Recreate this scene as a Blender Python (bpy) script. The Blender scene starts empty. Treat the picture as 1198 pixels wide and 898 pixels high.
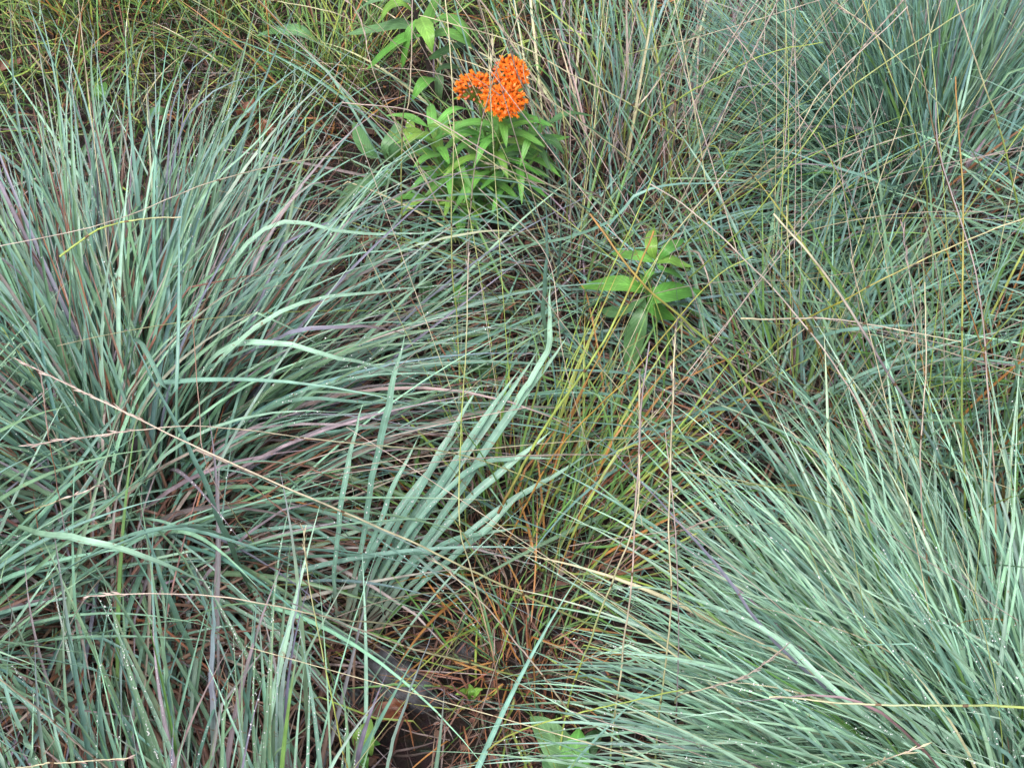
import bpy, math, random
import numpy as np
from mathutils import Vector
rng = np.random.default_rng(11)
random.seed(5)
PI = math.pi
scene = bpy.context.scene
COL = scene.collection

# ------------------------------------------------------------------ camera
CAM = np.array([0.0, -1.02, 1.32]); PITCH = math.radians(52)
W, H = 1198.0, 898.0; FPX = (W/2)/math.tan(math.radians(20.5))
cam = bpy.data.cameras.new('camera'); co = bpy.data.objects.new('camera', cam)
COL.objects.link(co); scene.camera = co
co.location = CAM; co.rotation_euler = (PI/2-PITCH, 0, 0)
cam.sensor_width = 36; cam.lens = 18/math.tan(math.radians(20.5)); cam.clip_start = .02; cam.clip_end = 400
FW = np.array([0, math.cos(PITCH), -math.sin(PITCH)]); UP = np.array([0, math.sin(PITCH), math.cos(PITCH)])

def P(px, py, z=0.0):                       # the point at height z seen at a photo pixel
    d = FW + (px-W/2)/FPX*np.array([1., 0, 0]) + (H/2-py)/FPX*UP
    return CAM + d*((z-CAM[2])/d[2])

def hgt(x, y):                              # the lie of the ground
    return (.010*np.sin(3.1*x+1.)*np.cos(2.7*y) + .006*np.sin(9*x+2*y) + .005*np.sin(13*y-4*x+.7))

# ------------------------------------------------------------------ materials
def newmat(name):
    m = bpy.data.materials.new(name); m.use_nodes = True
    nt = m.node_tree; nt.nodes.clear(); return m, nt.nodes, nt.links
def blade_mat(name, rough=.45, trans=.22, vary=.3, veins=False, spec=.5):
    m, N, L = newmat(name)
    out = N.new('ShaderNodeOutputMaterial'); pb = N.new('ShaderNodeBsdfPrincipled')
    at = N.new('ShaderNodeAttribute'); at.attribute_name = 'Col'
    bl = N.new('ShaderNodeAttribute'); bl.attribute_name = 'bl'
    sep = N.new('ShaderNodeSeparateColor'); L.new(bl.outputs['Color'], sep.inputs[0])
    geo = N.new('ShaderNodeNewGeometry')
    ns = N.new('ShaderNodeTexNoise'); ns.inputs['Scale'].default_value = 60 if not veins else 45; ns.inputs['Detail'].default_value = 4
    L.new(geo.outputs['Position'], ns.inputs['Vector'])
    mr = N.new('ShaderNodeMapRange'); mr.inputs[1].default_value = .3; mr.inputs[2].default_value = .7
    mr.inputs[3].default_value = 1-vary; mr.inputs[4].default_value = 1+vary
    L.new(ns.outputs['Fac'], mr.inputs[0])
    # vein lines across the blade
    mu = N.new('ShaderNodeMath'); mu.operation = 'SUBTRACT'; mu.inputs[1].default_value = .5; L.new(sep.outputs[0], mu.inputs[0])
    ab = N.new('ShaderNodeMath'); ab.operation = 'ABSOLUTE'; L.new(mu.outputs[0], ab.inputs[0])
    rib = N.new('ShaderNodeMapRange'); rib.inputs[1].default_value = .0; rib.inputs[2].default_value = .08
    rib.inputs[3].default_value = 1.35; rib.inputs[4].default_value = 1.0; L.new(ab.outputs[0], rib.inputs[0])
    m1 = N.new('ShaderNodeMath'); m1.operation = 'MULTIPLY'; L.new(mr.outputs[0], m1.inputs[0]); L.new(rib.outputs[0], m1.inputs[1])
    val = m1.outputs[0]
    if veins:
        a = N.new('ShaderNodeMath'); a.operation = 'MULTIPLY'; a.inputs[1].default_value = 70; L.new(sep.outputs[1], a.inputs[0])
        b = N.new('ShaderNodeMath'); b.operation = 'MULTIPLY_ADD'; b.inputs[1].default_value = -34; L.new(ab.outputs[0], b.inputs[0]); L.new(a.outputs[0], b.inputs[2])
        s = N.new('ShaderNodeMath'); s.operation = 'SINE'; L.new(b.outputs[0], s.inputs[0])
        r = N.new('ShaderNodeMapRange'); r.inputs[1].default_value = .7; r.inputs[2].default_value = 1; r.inputs[3].default_value = 1; r.inputs[4].default_value = 1.28
        L.new(s.outputs[0], r.inputs[0])
        m2 = N.new('ShaderNodeMath'); m2.operation = 'MULTIPLY'; L.new(val, m2.inputs[0]); L.new(r.outputs[0], m2.inputs[1]); val = m2.outputs[0]
        bp = N.new('ShaderNodeBump'); bp.inputs['Strength'].default_value = .5; bp.inputs['Distance'].default_value = .001; bp.invert = True
        L.new(r.outputs[0], bp.inputs['Height']); L.new(bp.outputs[0], pb.inputs['Normal'])
    n2 = N.new('ShaderNodeTexNoise'); n2.inputs['Scale'].default_value = 150; n2.inputs['Detail'].default_value = 3; n2.inputs['Roughness'].default_value = .7
    L.new(geo.outputs['Position'], n2.inputs['Vector'])
    sp = N.new('ShaderNodeMapRange'); sp.inputs[1].default_value = .63; sp.inputs[2].default_value = .70; sp.inputs[3].default_value = 0; sp.inputs[4].default_value = .75
    L.new(n2.outputs['Fac'], sp.inputs[0])
    mxs = N.new('ShaderNodeMixRGB'); L.new(sp.outputs[0], mxs.inputs[0]); L.new(at.outputs['Color'], mxs.inputs[1]); mxs.inputs[2].default_value = (.22, .13, .07, 1)
    vm = N.new('ShaderNodeVectorMath'); vm.operation = 'SCALE'; L.new(mxs.outputs[0], vm.inputs[0]); L.new(val, vm.inputs['Scale'])
    L.new(vm.outputs[0], pb.inputs['Base Color']); pb.inputs['Roughness'].default_value = rough
    pb.inputs['Specular IOR Level'].default_value = spec
    tr = N.new('ShaderNodeBsdfTranslucent'); L.new(vm.outputs[0], tr.inputs['Color'])
    mx = N.new('ShaderNodeMixShader'); mx.inputs[0].default_value = trans
    L.new(pb.outputs[0], mx.inputs[1]); L.new(tr.outputs[0], mx.inputs[2]); L.new(mx.outputs[0], out.inputs[0])
    return m
M_BLADE = blade_mat('grass_blade', .42, .14, .22)
M_DEAD = blade_mat('dead_blade', .6, .08, .4)
M_STALK = blade_mat('stalk', .5, .05, .3)
M_LEAF = blade_mat('broad_leaf', .4, .22, .22, veins=True)
M_PETAL = blade_mat('petal', .45, .2, .12)
def simple(name, c1, c2, scale, rough=.8, bump=.4, dist=.003):
    m, N, L = newmat(name)
    out = N.new('ShaderNodeOutputMaterial'); pb = N.new('ShaderNodeBsdfPrincipled')
    tc = N.new('ShaderNodeTexCoord'); ns = N.new('ShaderNodeTexNoise'); ns.inputs['Scale'].default_value = scale; ns.inputs['Detail'].default_value = 8
    ns.inputs['Roughness'].default_value = .65
    L.new(tc.outputs['Object'], ns.inputs['Vector'])
    cr = N.new('ShaderNodeValToRGB'); cr.color_ramp.elements[0].position = .35; cr.color_ramp.elements[1].position = .68
    cr.color_ramp.elements[0].color = (*c1, 1); cr.color_ramp.elements[1].color = (*c2, 1)
    L.new(ns.outputs['Fac'], cr.inputs[0]); L.new(cr.outputs[0], pb.inputs['Base Color']); pb.inputs['Roughness'].default_value = rough
    bp = N.new('ShaderNodeBump'); bp.inputs['Strength'].default_value = bump; bp.inputs['Distance'].default_value = dist
    L.new(ns.outputs['Fac'], bp.inputs['Height']); L.new(bp.outputs[0], pb.inputs['Normal']); L.new(pb.outputs[0], out.inputs[0])
    return m
M_ROCK = simple('rock', (.04, .04, .045), (.13, .13, .15), 70, .6, .8, .004)
M_BARK = simple('dark_stem', (.03, .02, .025), (.09, .06, .06), 200, .6, .5, .001)
M_DEADLEAF = simple('dead_leaf', (.10, .032, .018), (.25, .085, .04), 60, .4, .8, .002)
def soil():
    m, N, L = newmat('soil')
    out = N.new('ShaderNodeOutputMaterial'); pb = N.new('ShaderNodeBsdfPrincipled'); tc = N.new('ShaderNodeTexCoord')
    n1 = N.new('ShaderNodeTexNoise'); n1.inputs['Scale'].default_value = 9; n1.inputs['Detail'].default_value = 10; n1.inputs['Roughness'].default_value = .7
    vo = N.new('ShaderNodeTexVoronoi'); vo.inputs['Scale'].default_value = 95
    L.new(tc.outputs['Object'], n1.inputs['Vector'])
    mxv = N.new('ShaderNodeMixRGB'); mxv.inputs[0].default_value = .12; L.new(tc.outputs['Object'], mxv.inputs[1]); L.new(n1.outputs['Color'], mxv.inputs[2]); L.new(mxv.outputs[0], vo.inputs['Vector'])
    cr = N.new('ShaderNodeValToRGB'); e = cr.color_ramp.elements
    e[0].position = .3; e[0].color = (.022, .014, .012, 1); e[1].position = .72; e[1].color = (.095, .05, .04, 1)
    x = e.new(.55); x.color = (.05, .028, .023, 1)
    L.new(n1.outputs['Fac'], cr.inputs[0])
    mx = N.new('ShaderNodeMixRGB'); mx.blend_type = 'MULTIPLY'; mx.inputs[0].default_value = .5
    L.new(cr.outputs[0], mx.inputs[1]); L.new(vo.outputs['Color'], mx.inputs[2]); L.new(mx.outputs[0], pb.inputs['Base Color'])
    pb.inputs['Roughness'].default_value = .7
    ad = N.new('ShaderNodeMath'); ad.operation = 'SUBTRACT'; L.new(n1.outputs['Fac'], ad.inputs[0]); L.new(vo.outputs['Distance'], ad.inputs[1])
    bp = N.new('ShaderNodeBump'); bp.inputs['Strength'].default_value = .9; bp.inputs['Distance'].default_value = .008
    L.new(ad.outputs[0], bp.inputs['Height']); L.new(bp.outputs[0], pb.inputs['Normal']); L.new(pb.outputs[0], out.inputs[0])
    return m
M_SOIL = soil()
def dewmat():
    m, N, L = newmat('dew')
    out = N.new('ShaderNodeOutputMaterial'); pb = N.new('ShaderNodeBsdfPrincipled')
    pb.inputs['Base Color'].default_value = (1, 1, 1, 1); pb.inputs['Roughness'].default_value = .08
    pb.inputs['Transmission Weight'].default_value = .55; pb.inputs['IOR'].default_value = 1.33; pb.inputs['Specular IOR Level'].default_value = .9
    L.new(pb.outputs[0], out.inputs[0]); return m
M_DEW = dewmat()

# ------------------------------------------------------------------ object helpers
def tag(o, label=None, cat=None, group=None, kind=None):
    if label: o['label'] = label
    if cat: o['category'] = cat
    if group: o['group'] = group
    if kind: o['kind'] = kind
    return o
def empty(name, loc, label, cat, group=None):
    o = bpy.data.objects.new(name, None); o.empty_display_size = .02; COL.objects.link(o); o.location = Vector([float(v) for v in loc])
    return tag(o, label, cat, group)
def mesh_obj(name, V, F, mat, parent=None, C=None, B=None, smooth=True):
    """V (n,3) F list/array of equal-length faces; world coords, made local to the parent's location"""
    V = np.asarray(V, dtype=np.float64).copy()
    if parent is not None: V -= np.array(parent_origin(parent))
    me = bpy.data.meshes.new(name)
    F = np.asarray(F, dtype=np.int32); k = F.shape[1]
    me.vertices.add(len(V)); me.vertices.foreach_set('co', V.astype(np.float32).ravel())
    me.loops.add(F.size); me.loops.foreach_set('vertex_index', F.ravel())
    me.polygons.add(len(F)); me.polygons.foreach_set('loop_start', np.arange(0, F.size, k, dtype=np.int32))
    me.polygons.foreach_set('loop_total', np.full(len(F), k, dtype=np.int32))
    me.polygons.foreach_set('use_smooth', np.full(len(F), smooth, dtype=bool))
    me.update(calc_edges=True)
    for nm, A in (('Col', C), ('bl', B)):
        if A is not None:
            at = me.attributes.new(nm, 'FLOAT_COLOR', 'POINT')
            at.data.foreach_set('color', np.concatenate([A, np.ones((len(A), 1))], 1).astype(np.float32).ravel())
    me.materials.append(mat)
    o = bpy.data.objects.new(name, me); COL.objects.link(o)
    if parent is not None: o.parent = parent
    return o
def parent_origin(p):
    v = Vector(p.location)
    while p.parent is not None:
        p = p.parent; v += Vector(p.location)
    return v
def norm(v): return v/np.maximum(np.linalg.norm(v, axis=-1, keepdims=True), 1e-9)

# a batch of ribbons: pos (n,m,3) width (n,m) twist (n,m), colours (n,m,3)
def ribbons(pos, wid, twist, col, fold=.28):
    n, m, _ = pos.shape
    T = np.empty_like(pos); T[:, 1:-1] = pos[:, 2:]-pos[:, :-2]; T[:, 0] = pos[:, 1]-pos[:, 0]; T[:, -1] = pos[:, -1]-pos[:, -2]
    T = norm(T)
    upv = np.array([0, 0, 1.])
    S = np.cross(T, upv); bad = np.linalg.norm(S, axis=-1) < .15
    d = norm((pos[:, -1]-pos[:, 0])*np.array([1, 1, 0])+1e-6)       # steady side vector from the heading
    S0 = np.cross(d, upv)[:, None, :].repeat(m, 1)
    S = norm(np.where(bad[..., None], S0, S)); S = norm(S*np.sign((S*S0).sum(-1, keepdims=True)+1e-9)+S0*.5)
    Nn = norm(np.cross(S, T))
    c, s = np.cos(twist)[..., None], np.sin(twist)[..., None]
    S2 = S*c+Nn*s; N2 = np.cross(S2, T)
    h = wid[..., None]*.5
    L = pos-S2*h; R = pos+S2*h; Cn = pos-N2*h*fold*2
    V = np.stack([L, Cn, R], 2).reshape(-1, 3)
    base = (np.arange(n)[:, None]*m+np.arange(m-1)[None])*3
    b = base.ravel()
    F = np.concatenate([np.stack([b, b+1, b+4, b+3], 1), np.stack([b+1, b+2, b+5, b+4], 1)])
    Cc = col[:, :, None, :].repeat(3, 2).reshape(-1, 3)
    u = np.array([0, .5, 1.])[None, None].repeat(n, 0).repeat(m, 1); sv = np.linspace(0, 1, m)[None, :, None].repeat(n, 0).repeat(3, 2)
    rr = rng.random((n, 1, 1)).repeat(m, 1).repeat(3, 2)
    B = np.stack([u, sv, rr], -1).reshape(-1, 3)
    return V, F, Cc, B, N2

def grow(base, az, tilt, bend, length, m=12, p=1.3, curl=0., kink=0., floor=True):
    """curved blades: base (n,3), heading az, tilt from the vertical, total bend in radians"""
    n = len(base); s = np.linspace(0, 1, m)[None]
    th = tilt[:, None]+bend[:, None]*s**p
    if kink:
        kk = (rng.random(n) < kink)[:, None]; ks = rng.uniform(.4, .85, (n, 1))
        th = th+kk*(s > ks)*rng.uniform(.4, 1.3, (n, 1))
    th = np.minimum(th, 2.5)
    cu = np.zeros(n) if np.isscalar(curl) and curl == 0 else rng.normal(0, curl, n)
    ph = az[:, None]+cu[:, None]*s**1.5
    D = np.stack([np.sin(th)*np.cos(ph), np.sin(th)*np.sin(ph), np.cos(th)], -1)
    step = (length/(m-1))[:, None, None]
    pos = base[:, None, :]+np.concatenate([np.zeros((n, 1, 3)), np.cumsum(D[:, :-1]*step, 1)], 1)
    if floor:
        g = hgt(pos[..., 0], pos[..., 1])+rng.uniform(.004, .05, (n, 1))
        z = pos[..., 2]; first = np.arange(m)[None] > 1
        pos[..., 2] = np.where(first & (z < g), g-(g-z)*.05, z)
    return pos
def width_prof(m, w, mx=.35):
    s = np.linspace(0, 1, m)[None]
    a = np.where(s < mx, .6+.4*(s/mx), np.maximum(1-((s-mx)/(1-mx))**1.6, .02))
    return w[:, None]*a

PAL = dict(
    blue=(.168, .315, .245), pale=(.30, .49, .36), sage=(.17, .295, .18), green=(.13, .26, .07), dark=(.085, .17, .09),
    purple=(.23, .225, .30), mauve=(.27, .22, .25), lime=(.34, .43, .10), orange=(.40, .19, .06), straw=(.58, .52, .34),
    brown=(.20, .115, .085), rust=(.25, .10, .05), grey=(.32, .27, .24), pinkst=(.52, .40, .36), teal=(.17, .32, .29))
PAL['redbrown'] = (.15, .068, .052); PAL['greypink'] = (.32, .23, .21); PAL['char'] = (.05, .035, .03)
def colours(n, m, mix, tipmix=None, basecol=None, jit=.13):
    names = list(mix); pr = np.array([mix[k] for k in names], float); pr /= pr.sum()
    arr = np.array([PAL[k] for k in names])
    c = arr[rng.choice(len(names), n, p=pr)]*(1+rng.normal(0, jit, (n, 1)))*(1+rng.normal(0, .05, (n, 3)))
    c = np.clip(c, .01, .9)
    out = c[:, None, :].repeat(m, 1); s = np.linspace(0, 1, m)[None, :, None]
    if tipmix:
        tn = list(tipmix); tp = np.array([tipmix[k] for k in tn], float); f = tp.sum(); tp /= f
        t = np.array([PAL[k] for k in tn])[rng.choice(len(tn), n, p=tp)]
        on = (rng.random(n) < min(f, 1))[:, None, None]*rng.uniform(.4, 1, (n, 1, 1)); st = rng.uniform(.45, .85, (n, 1, 1))
        k = np.clip((s-st)/(1-st), 0, 1)*on
        out = out*(1-k)+t[:, None, :]*k
    if basecol:
        b = np.array([PAL[k] for k in basecol])[rng.integers(0, len(basecol), n)]; on = rng.uniform(.05, .3, (n, 1, 1))
        k = np.clip(1-s/on, 0, 1)
        out = out*(1-k)+b[:, None, :]*k
    return out

# dew: tiny icospheres
def ico():
    t = (1+5**.5)/2
    v = norm(np.array([(-1, t, 0), (1, t, 0), (-1, -t, 0), (1, -t, 0), (0, -1, t), (0, 1, t), (0, -1, -t), (0, 1, -t), (t, 0, -1), (t, 0, 1), (-t, 0, -1), (-t, 0, 1)], float))
    f = np.array([(0, 11, 5), (0, 5, 1), (0, 1, 7), (0, 7, 10), (0, 10, 11), (1, 5, 9), (5, 11, 4), (11, 10, 2), (10, 7, 6), (7, 1, 8), (3, 9, 4), (3, 4, 2), (3, 2, 6), (3, 6, 8), (3, 8, 9), (4, 9, 5), (2, 4, 11), (6, 2, 10), (8, 6, 7), (9, 8, 1)])
    return v, f
IV, IF = ico()
def dew(pos, nrm, count, parent, r=(.00035, .00095), patch=.35):
    n, m, _ = pos.shape
    hot = rng.choice(n, max(1, int(n*patch)))                       # some blades carry many
    i = hot[rng.integers(0, len(hot), count)]; f = rng.uniform(m*.3, m-1.6, count); j = f.astype(int); f = (f-j)[:, None]
    p = pos[i, j]*(1-f)+pos[i, j+1]*f; nn = nrm[i, j]; nn = nn*np.sign(nn[:, 2:3]+1e-6)
    rad = r[0]+(r[1]-r[0])*rng.random(count)**1.8
    c = p+nn*rad[:, None]*.5+rng.normal(0, .0005, (count, 3))
    V = (c[:, None]+IV[None]*rad[:, None, None]*np.array([1, 1, .85])).reshape(-1, 3)
    F = (IF[None]+np.arange(count)[:, None, None]*12).reshape(-1, 3)
    return tag(mesh_obj('dewdrops', V, F, M_DEW, parent), kind='stuff')

def tussock(name, label, cat, base, n, R, length, width, az=None, azsd=.5, tilt=(.1, .9), bend=(.5, 1.3), mix=None, tipmix=None,
            basecol=('mauve', 'brown'), dead=0, dew_n=0, curl=.25, kink=.14, group='blue-green grass tussocks', lenpow=1., deadlen=.55, deadmix=None, twist=.5, front=0., stems=0, stemlen=(.42, .72)):
    """base: (x, y) world. az: list of (heading, sd, weight) or None for all round"""
    x0, y0 = base; root = empty(name, (x0, y0, float(hgt(x0, y0))), label, cat, group)
    def one(nn, ln, wd, mx, tm, bc, nm, mat, tl, bd, m=13, kk=kink):
        if az is None: a = rng.uniform(0, 2*PI, nn)
        else:
            w = np.array([q[2] for q in az], float); w /= w.sum(); k = rng.choice(len(az), nn, p=w)
            a = np.array([q[0] for q in az])[k]+rng.normal(0, 1, nn)*np.array([q[1] for q in az])[k]
        u = rng.random(nn)**.7; rr = R*u; a0 = a+rng.normal(0, .6, nn)
        bx = x0+rr*np.cos(a0)+rng.normal(0, R*.25, nn); by = y0+rr*np.sin(a0)+rng.normal(0, R*.25, nn)
        b = np.stack([bx, by, hgt(bx, by)-.005], 1)
        fr = np.clip(-np.sin(a), 0, 1)*front
        t = tl[0]+(tl[1]-tl[0])*u+rng.normal(0, .1, nn); t = np.abs(t)+.55*fr
        L = rng.uniform(ln[0], ln[1], nn)*(1-.3*fr)
        be = rng.uniform(bd[0], bd[1], nn)
        pos = grow(b, a, t, be, L, m=m, curl=curl, kink=kk)
        w = rng.uniform(wd[0], wd[1], nn)
        tw = rng.normal(0, twist, (nn, 1))+rng.normal(0, twist, (nn, 1))*np.linspace(0, 1, m)[None]
        V, F, C, B, N2 = ribbons(pos, width_prof(m, w), tw, colours(nn, m, mx, tm, bc))
        mesh_obj(nm, V, F, mat, root, C, B); return pos, N2
    mix = mix or dict(blue=4, pale=2.5, sage=3, purple=.35, mauve=.4, teal=.8)
    pos, N2 = one(n, length, width, mix, tipmix, basecol, 'foliage', M_BLADE, tilt, bend)
    if dead: one(dead, (length[0]*.4, length[1]*deadlen), (width[0]*.6, width[1]*.8), deadmix or dict(brown=3, rust=1, grey=2, mauve=1.), None, None, 'dead_foliage', M_DEAD, (tilt[0]+.1, tilt[1]+.45), (.5, 1.8), m=9, kk=.4)
    if dew_n: dew(pos, N2, dew_n, root)
    for i in range(stems):
        a = rng.uniform(0, 2*PI) if az is None else az[rng.integers(0, len(az))][0]+rng.normal(0, .7)
        q = R*rng.random(); b = np.array([[x0+q*math.cos(a), y0+q*math.sin(a), 0.]]); b[0, 2] = hgt(b[0, 0], b[0, 1])
        ps = grow(b, np.array([a]), np.array([rng.uniform(.1, .95)]), np.array([rng.uniform(-.05, .45)]), np.array([rng.uniform(*stemlen)]), m=18, curl=.12, floor=False)[0]
        cc = [['lime', 'straw', 'pinkst'], ['lime', 'lime', 'straw'], ['rust', 'lime', 'straw'], ['mauve', 'pinkst', 'pinkst'], ['lime', 'straw', 'straw'], ['straw', 'pinkst', 'grey']][rng.integers(0, 6)]
        rr = rng.uniform(.00045, .0008); V, F, C, B = tube(ps, rr, rr*.5, ramp(cc, 18), 5); mesh_obj('stem', V, F, M_STALK, root, C, B)
    return root
def g(px, py): q = P(px, py, 0); return float(q[0]), float(q[1])

# ------------------------------------------------------------------ paths given as photo pixels with a real height
def spline(pts, m):
    Q = np.array([P(*p) for p in pts]); 
    if len(Q) == 2: t = np.linspace(0, 1, m)[:, None]; return Q[0]*(1-t)+Q[1]*t
    E = np.vstack([2*Q[0]-Q[1], Q, 2*Q[-1]-Q[-2]]); out = []
    seg = np.linalg.norm(Q[1:]-Q[:-1], axis=1); cum = np.r_[0, np.cumsum(seg)]
    for s in np.linspace(0, cum[-1], m):
        i = min(np.searchsorted(cum, s, side='right')-1, len(seg)-1); t = (s-cum[i])/seg[i]
        p0, p1, p2, p3 = E[i:i+4]
        out.append(.5*((2*p1)+(-p0+p2)*t+(2*p0-5*p1+4*p2-p3)*t*t+(-p0+3*p1-3*p2+p3)*t**3))
    return np.array(out)
def ramp(cols, m, s=None):
    c = np.array([PAL[k] if isinstance(k, str) else k for k in cols]); x = np.linspace(0, 1, len(c)); s = np.linspace(0, 1, m)
    return np.stack([np.interp(s, x, c[:, i]) for i in range(3)], 1)
def tube(path, r0, r1, cols, sides=6):
    m = len(path); T = np.gradient(path, axis=0); T = norm(T); a = norm(np.cross(T, [.3, .1, 1.])); b = np.cross(T, a)
    r = np.linspace(r0, r1, m)[:, None, None]; th = np.arange(sides)*2*PI/sides
    V = (path[:, None]+r*(a[:, None]*np.cos(th)[None, :, None]+b[:, None]*np.sin(th)[None, :, None])).reshape(-1, 3)
    i = np.arange(m-1)[:, None]*sides; j = np.arange(sides)[None]; k = (j+1) % sides
    F = np.stack([i+j, i+k, i+k+sides, i+j+sides], -1).reshape(-1, 4)
    C = cols[:, None].repeat(sides, 1).reshape(-1, 3); B = np.full((len(V), 3), .3); return V, F, C, B
def blade_part(pts, w, cols, parent, name='blade', m=22, tw=0., top=None, dewn=0, mx=.35, fold=.28, label=None, mat=None):
    path = spline(pts, m)[None]; wid = width_prof(m, np.array([w]), mx)
    path = path+np.cumsum(rng.normal(0, .0007, (1, m, 3)), 1)
    V, F, C, B, N2 = ribbons(path, wid, np.full((1, m), tw)+np.linspace(0, rng.normal(0, .5), m)[None], ramp(cols, m)[None], fold)
    o = mesh_obj(name, V, F, mat or M_BLADE, parent, C, B)
    if label: o['label'] = label
    if dewn: dew(path, N2, dewn, o, patch=1)
    return o
def lone_blade(pts, w, cols, label, **k):
    b = P(*pts[0]); root = empty('grass_blade', b, label, 'grass blade', 'long single blades of grass')
    blade_part(pts, w, cols, root, **k); return root
def stalk(pts, cols, label, r=(.0012, .0006), head=0., leaf=None, headcol='straw', m=46):
    b = P(*pts[0]); root = empty('grass_stalk', b, label, 'grass stalk', 'thin seed stalks of grass')
    path = spline(pts, m); L = np.linalg.norm(path[-1]-path[0])
    wob = np.cumsum(rng.normal(0, .00045, (m, 3)), 0); wob -= np.linspace(0, 1, m)[:, None]*wob[-1]
    path = path+wob*.6
    V, F, C, B = tube(path, r[0], r[1], ramp(cols, m)); mesh_obj('stem', V, F, M_STALK, root, C, B)
    # knots on the stem
    for q in (.28, .6):
        i = int(q*m); k = path[i-1:i+2]; kk = path[i]+(k-path[i])*np.clip(.004/np.linalg.norm(k[0]-k[2]), 0, 1)
        rr = r[0]*(1-q)+r[1]*q
        V, F, C, B = tube(kk, rr*1.45, rr*1.35, ramp([(.14, .08, .04)]*2, 3)); mesh_obj('knot', V, F, M_STALK, root, C, B)
    if head:
        n = max(8, int(head*L/.0042)); t = np.linspace(1-head, 1, n)*(m-1); i = np.minimum(t.astype(int), m-2); f = (t-i)[:, None]
        p = path[i]*(1-f)+path[i+1]*f; d = norm(path[i+1]-path[i]); sd = norm(rng.normal(0, 1, (n, 3))); sd = norm(sd-d*(sd*d).sum(1, keepdims=True))
        ln = rng.uniform(.006, .011, n)
        a = d+sd*rng.uniform(.12, .35, (n, 1)); s = np.linspace(0, 1, 4)[None, :, None]
        pos = p[:, None]+a[:, None]*ln[:, None, None]*s
        c = (np.array(PAL[headcol])[None, None]*rng.uniform(.7, 1.25, (n, 1, 1))).repeat(4, 1)
        V, F, C, B, _ = ribbons(pos, np.array([.5, 1, .7, .1])[None]*rng.uniform(.0011, .0019, (n, 1)), rng.uniform(0, 3, (n, 1)).repeat(4, 1), c*np.ones((1, 1, 3)), .5)
        mesh_obj('seed_head', V, F, M_STALK, root, C, B)
    return root

# ------------------------------------------------------------------ the ground
def build_ground():
    k = 260; u = np.linspace(-1, 1, k); xs = np.sign(u)*(np.abs(u)*1.3+np.abs(u)**8*60)
    X, Y = np.meshgrid(xs, xs); Z = hgt(X, Y)*np.exp(-(X**2+Y**2)/60)
    Z = Z+np.where((np.abs(X) < 1.6) & (np.abs(Y) < 1.6), rng.normal(0, .0022, X.shape), 0)
    V = np.stack([X, Y, Z], -1).reshape(-1, 3); i = np.arange(k-1)[:, None]*k+np.arange(k-1)[None]
    F = np.stack([i, i+1, i+k+1, i+k], -1).reshape(-1, 4)
    tag(mesh_obj('ground', V, F, M_SOIL), kind='structure')
build_ground()

def px_of(x, y, z=0.):
    d = np.stack([x-CAM[0], y-CAM[1], z-CAM[2]+0*x], -1); f = d@FW
    return W/2+FPX*d[..., 0]/f, H/2-FPX*(d@UP)/f
def scatter(name, n, area, length, width, mix, tilt, bend, mat, m=7, tipmix=None, zoff=(0, .012), curl=.8, kink=.35, keep=None, twist=.8):
    x = rng.uniform(area[0], area[1], n*3); y = rng.uniform(area[2], area[3], n*3)
    _a, _b = px_of(x, y); _k = ~(((_a-470)/55)**2+((_b-808)/32)**2 < 1); x, y = x[_k], y[_k]
    if keep is not None: k = keep(x, y); x, y = x[k][:n], y[k][:n]
    else: x, y = x[:n], y[:n]
    n = len(x); b = np.stack([x, y, hgt(x, y)+rng.uniform(zoff[0], zoff[1], n)], 1)
    pos = grow(b, rng.uniform(0, 2*PI, n), rng.uniform(tilt[0], tilt[1], n), rng.uniform(bend[0], bend[1], n), rng.uniform(length[0], length[1], n), m=m, curl=curl, kink=kink, floor=True)
    pos[..., 2] = np.maximum(pos[..., 2], hgt(pos[..., 0], pos[..., 1])+.001)
    V, F, C, B, _ = ribbons(pos, width_prof(m, rng.uniform(width[0], width[1], n)), rng.normal(0, twist, (n, 1)).repeat(m, 1), colours(n, m, mix, tipmix, None, .25))
    return tag(mesh_obj(name, V, F, mat, None, C, B), kind='stuff')
AREA = (-1.25, 1.25, -.95, 1.25)
scatter('dead_grass', 26000, AREA, (.02, .12), (.0008, .0026), dict(redbrown=3.2, brown=2.6, grey=.7, greypink=.8, rust=.25, char=6), (1.1, 1.7), (-.5, .6), M_DEAD, zoff=(0, .014))
# a mulch of broken leaf and bark bits
def bits(n):
    x = rng.uniform(AREA[0], AREA[1], n); y = rng.uniform(AREA[2], AREA[3], n); r = rng.uniform(.003, .012, n)
    a = rng.uniform(0, 2*PI, n); k = 5; th = a[:, None]+np.arange(k)*2*PI/k+rng.normal(0, .25, (n, k)); rr = r[:, None]*rng.uniform(.4, 1.1, (n, k))
    V = np.stack([x[:, None]+rr*np.cos(th), y[:, None]+rr*np.sin(th)*.8, hgt(x, y)[:, None]+.004+rng.uniform(0, .008, (n, 1))+rng.normal(0, .3, (n, k))*rr], -1)
    c = np.array([PAL['redbrown'], PAL['brown'], PAL['char'], PAL['greypink']])[rng.choice(4, n, p=[.35, .25, .3, .1])]*rng.uniform(.6, 1.3, (n, 1))
    F = np.arange(n*k).reshape(n, k)
    tag(mesh_obj('leaf_litter', V.reshape(-1, 3), F, M_DEAD, None, c[:, None].repeat(k, 1).reshape(-1, 3), np.full((n*k, 3), .3), smooth=False), kind='stuff')
bits(9000)
def px_of(x, y, z=0.):
    d = np.stack([x-CAM[0], y-CAM[1], z-CAM[2]+0*x], -1); f = d@FW
    return W/2+FPX*d[..., 0]/f, H/2-FPX*(d@UP)/f
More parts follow.
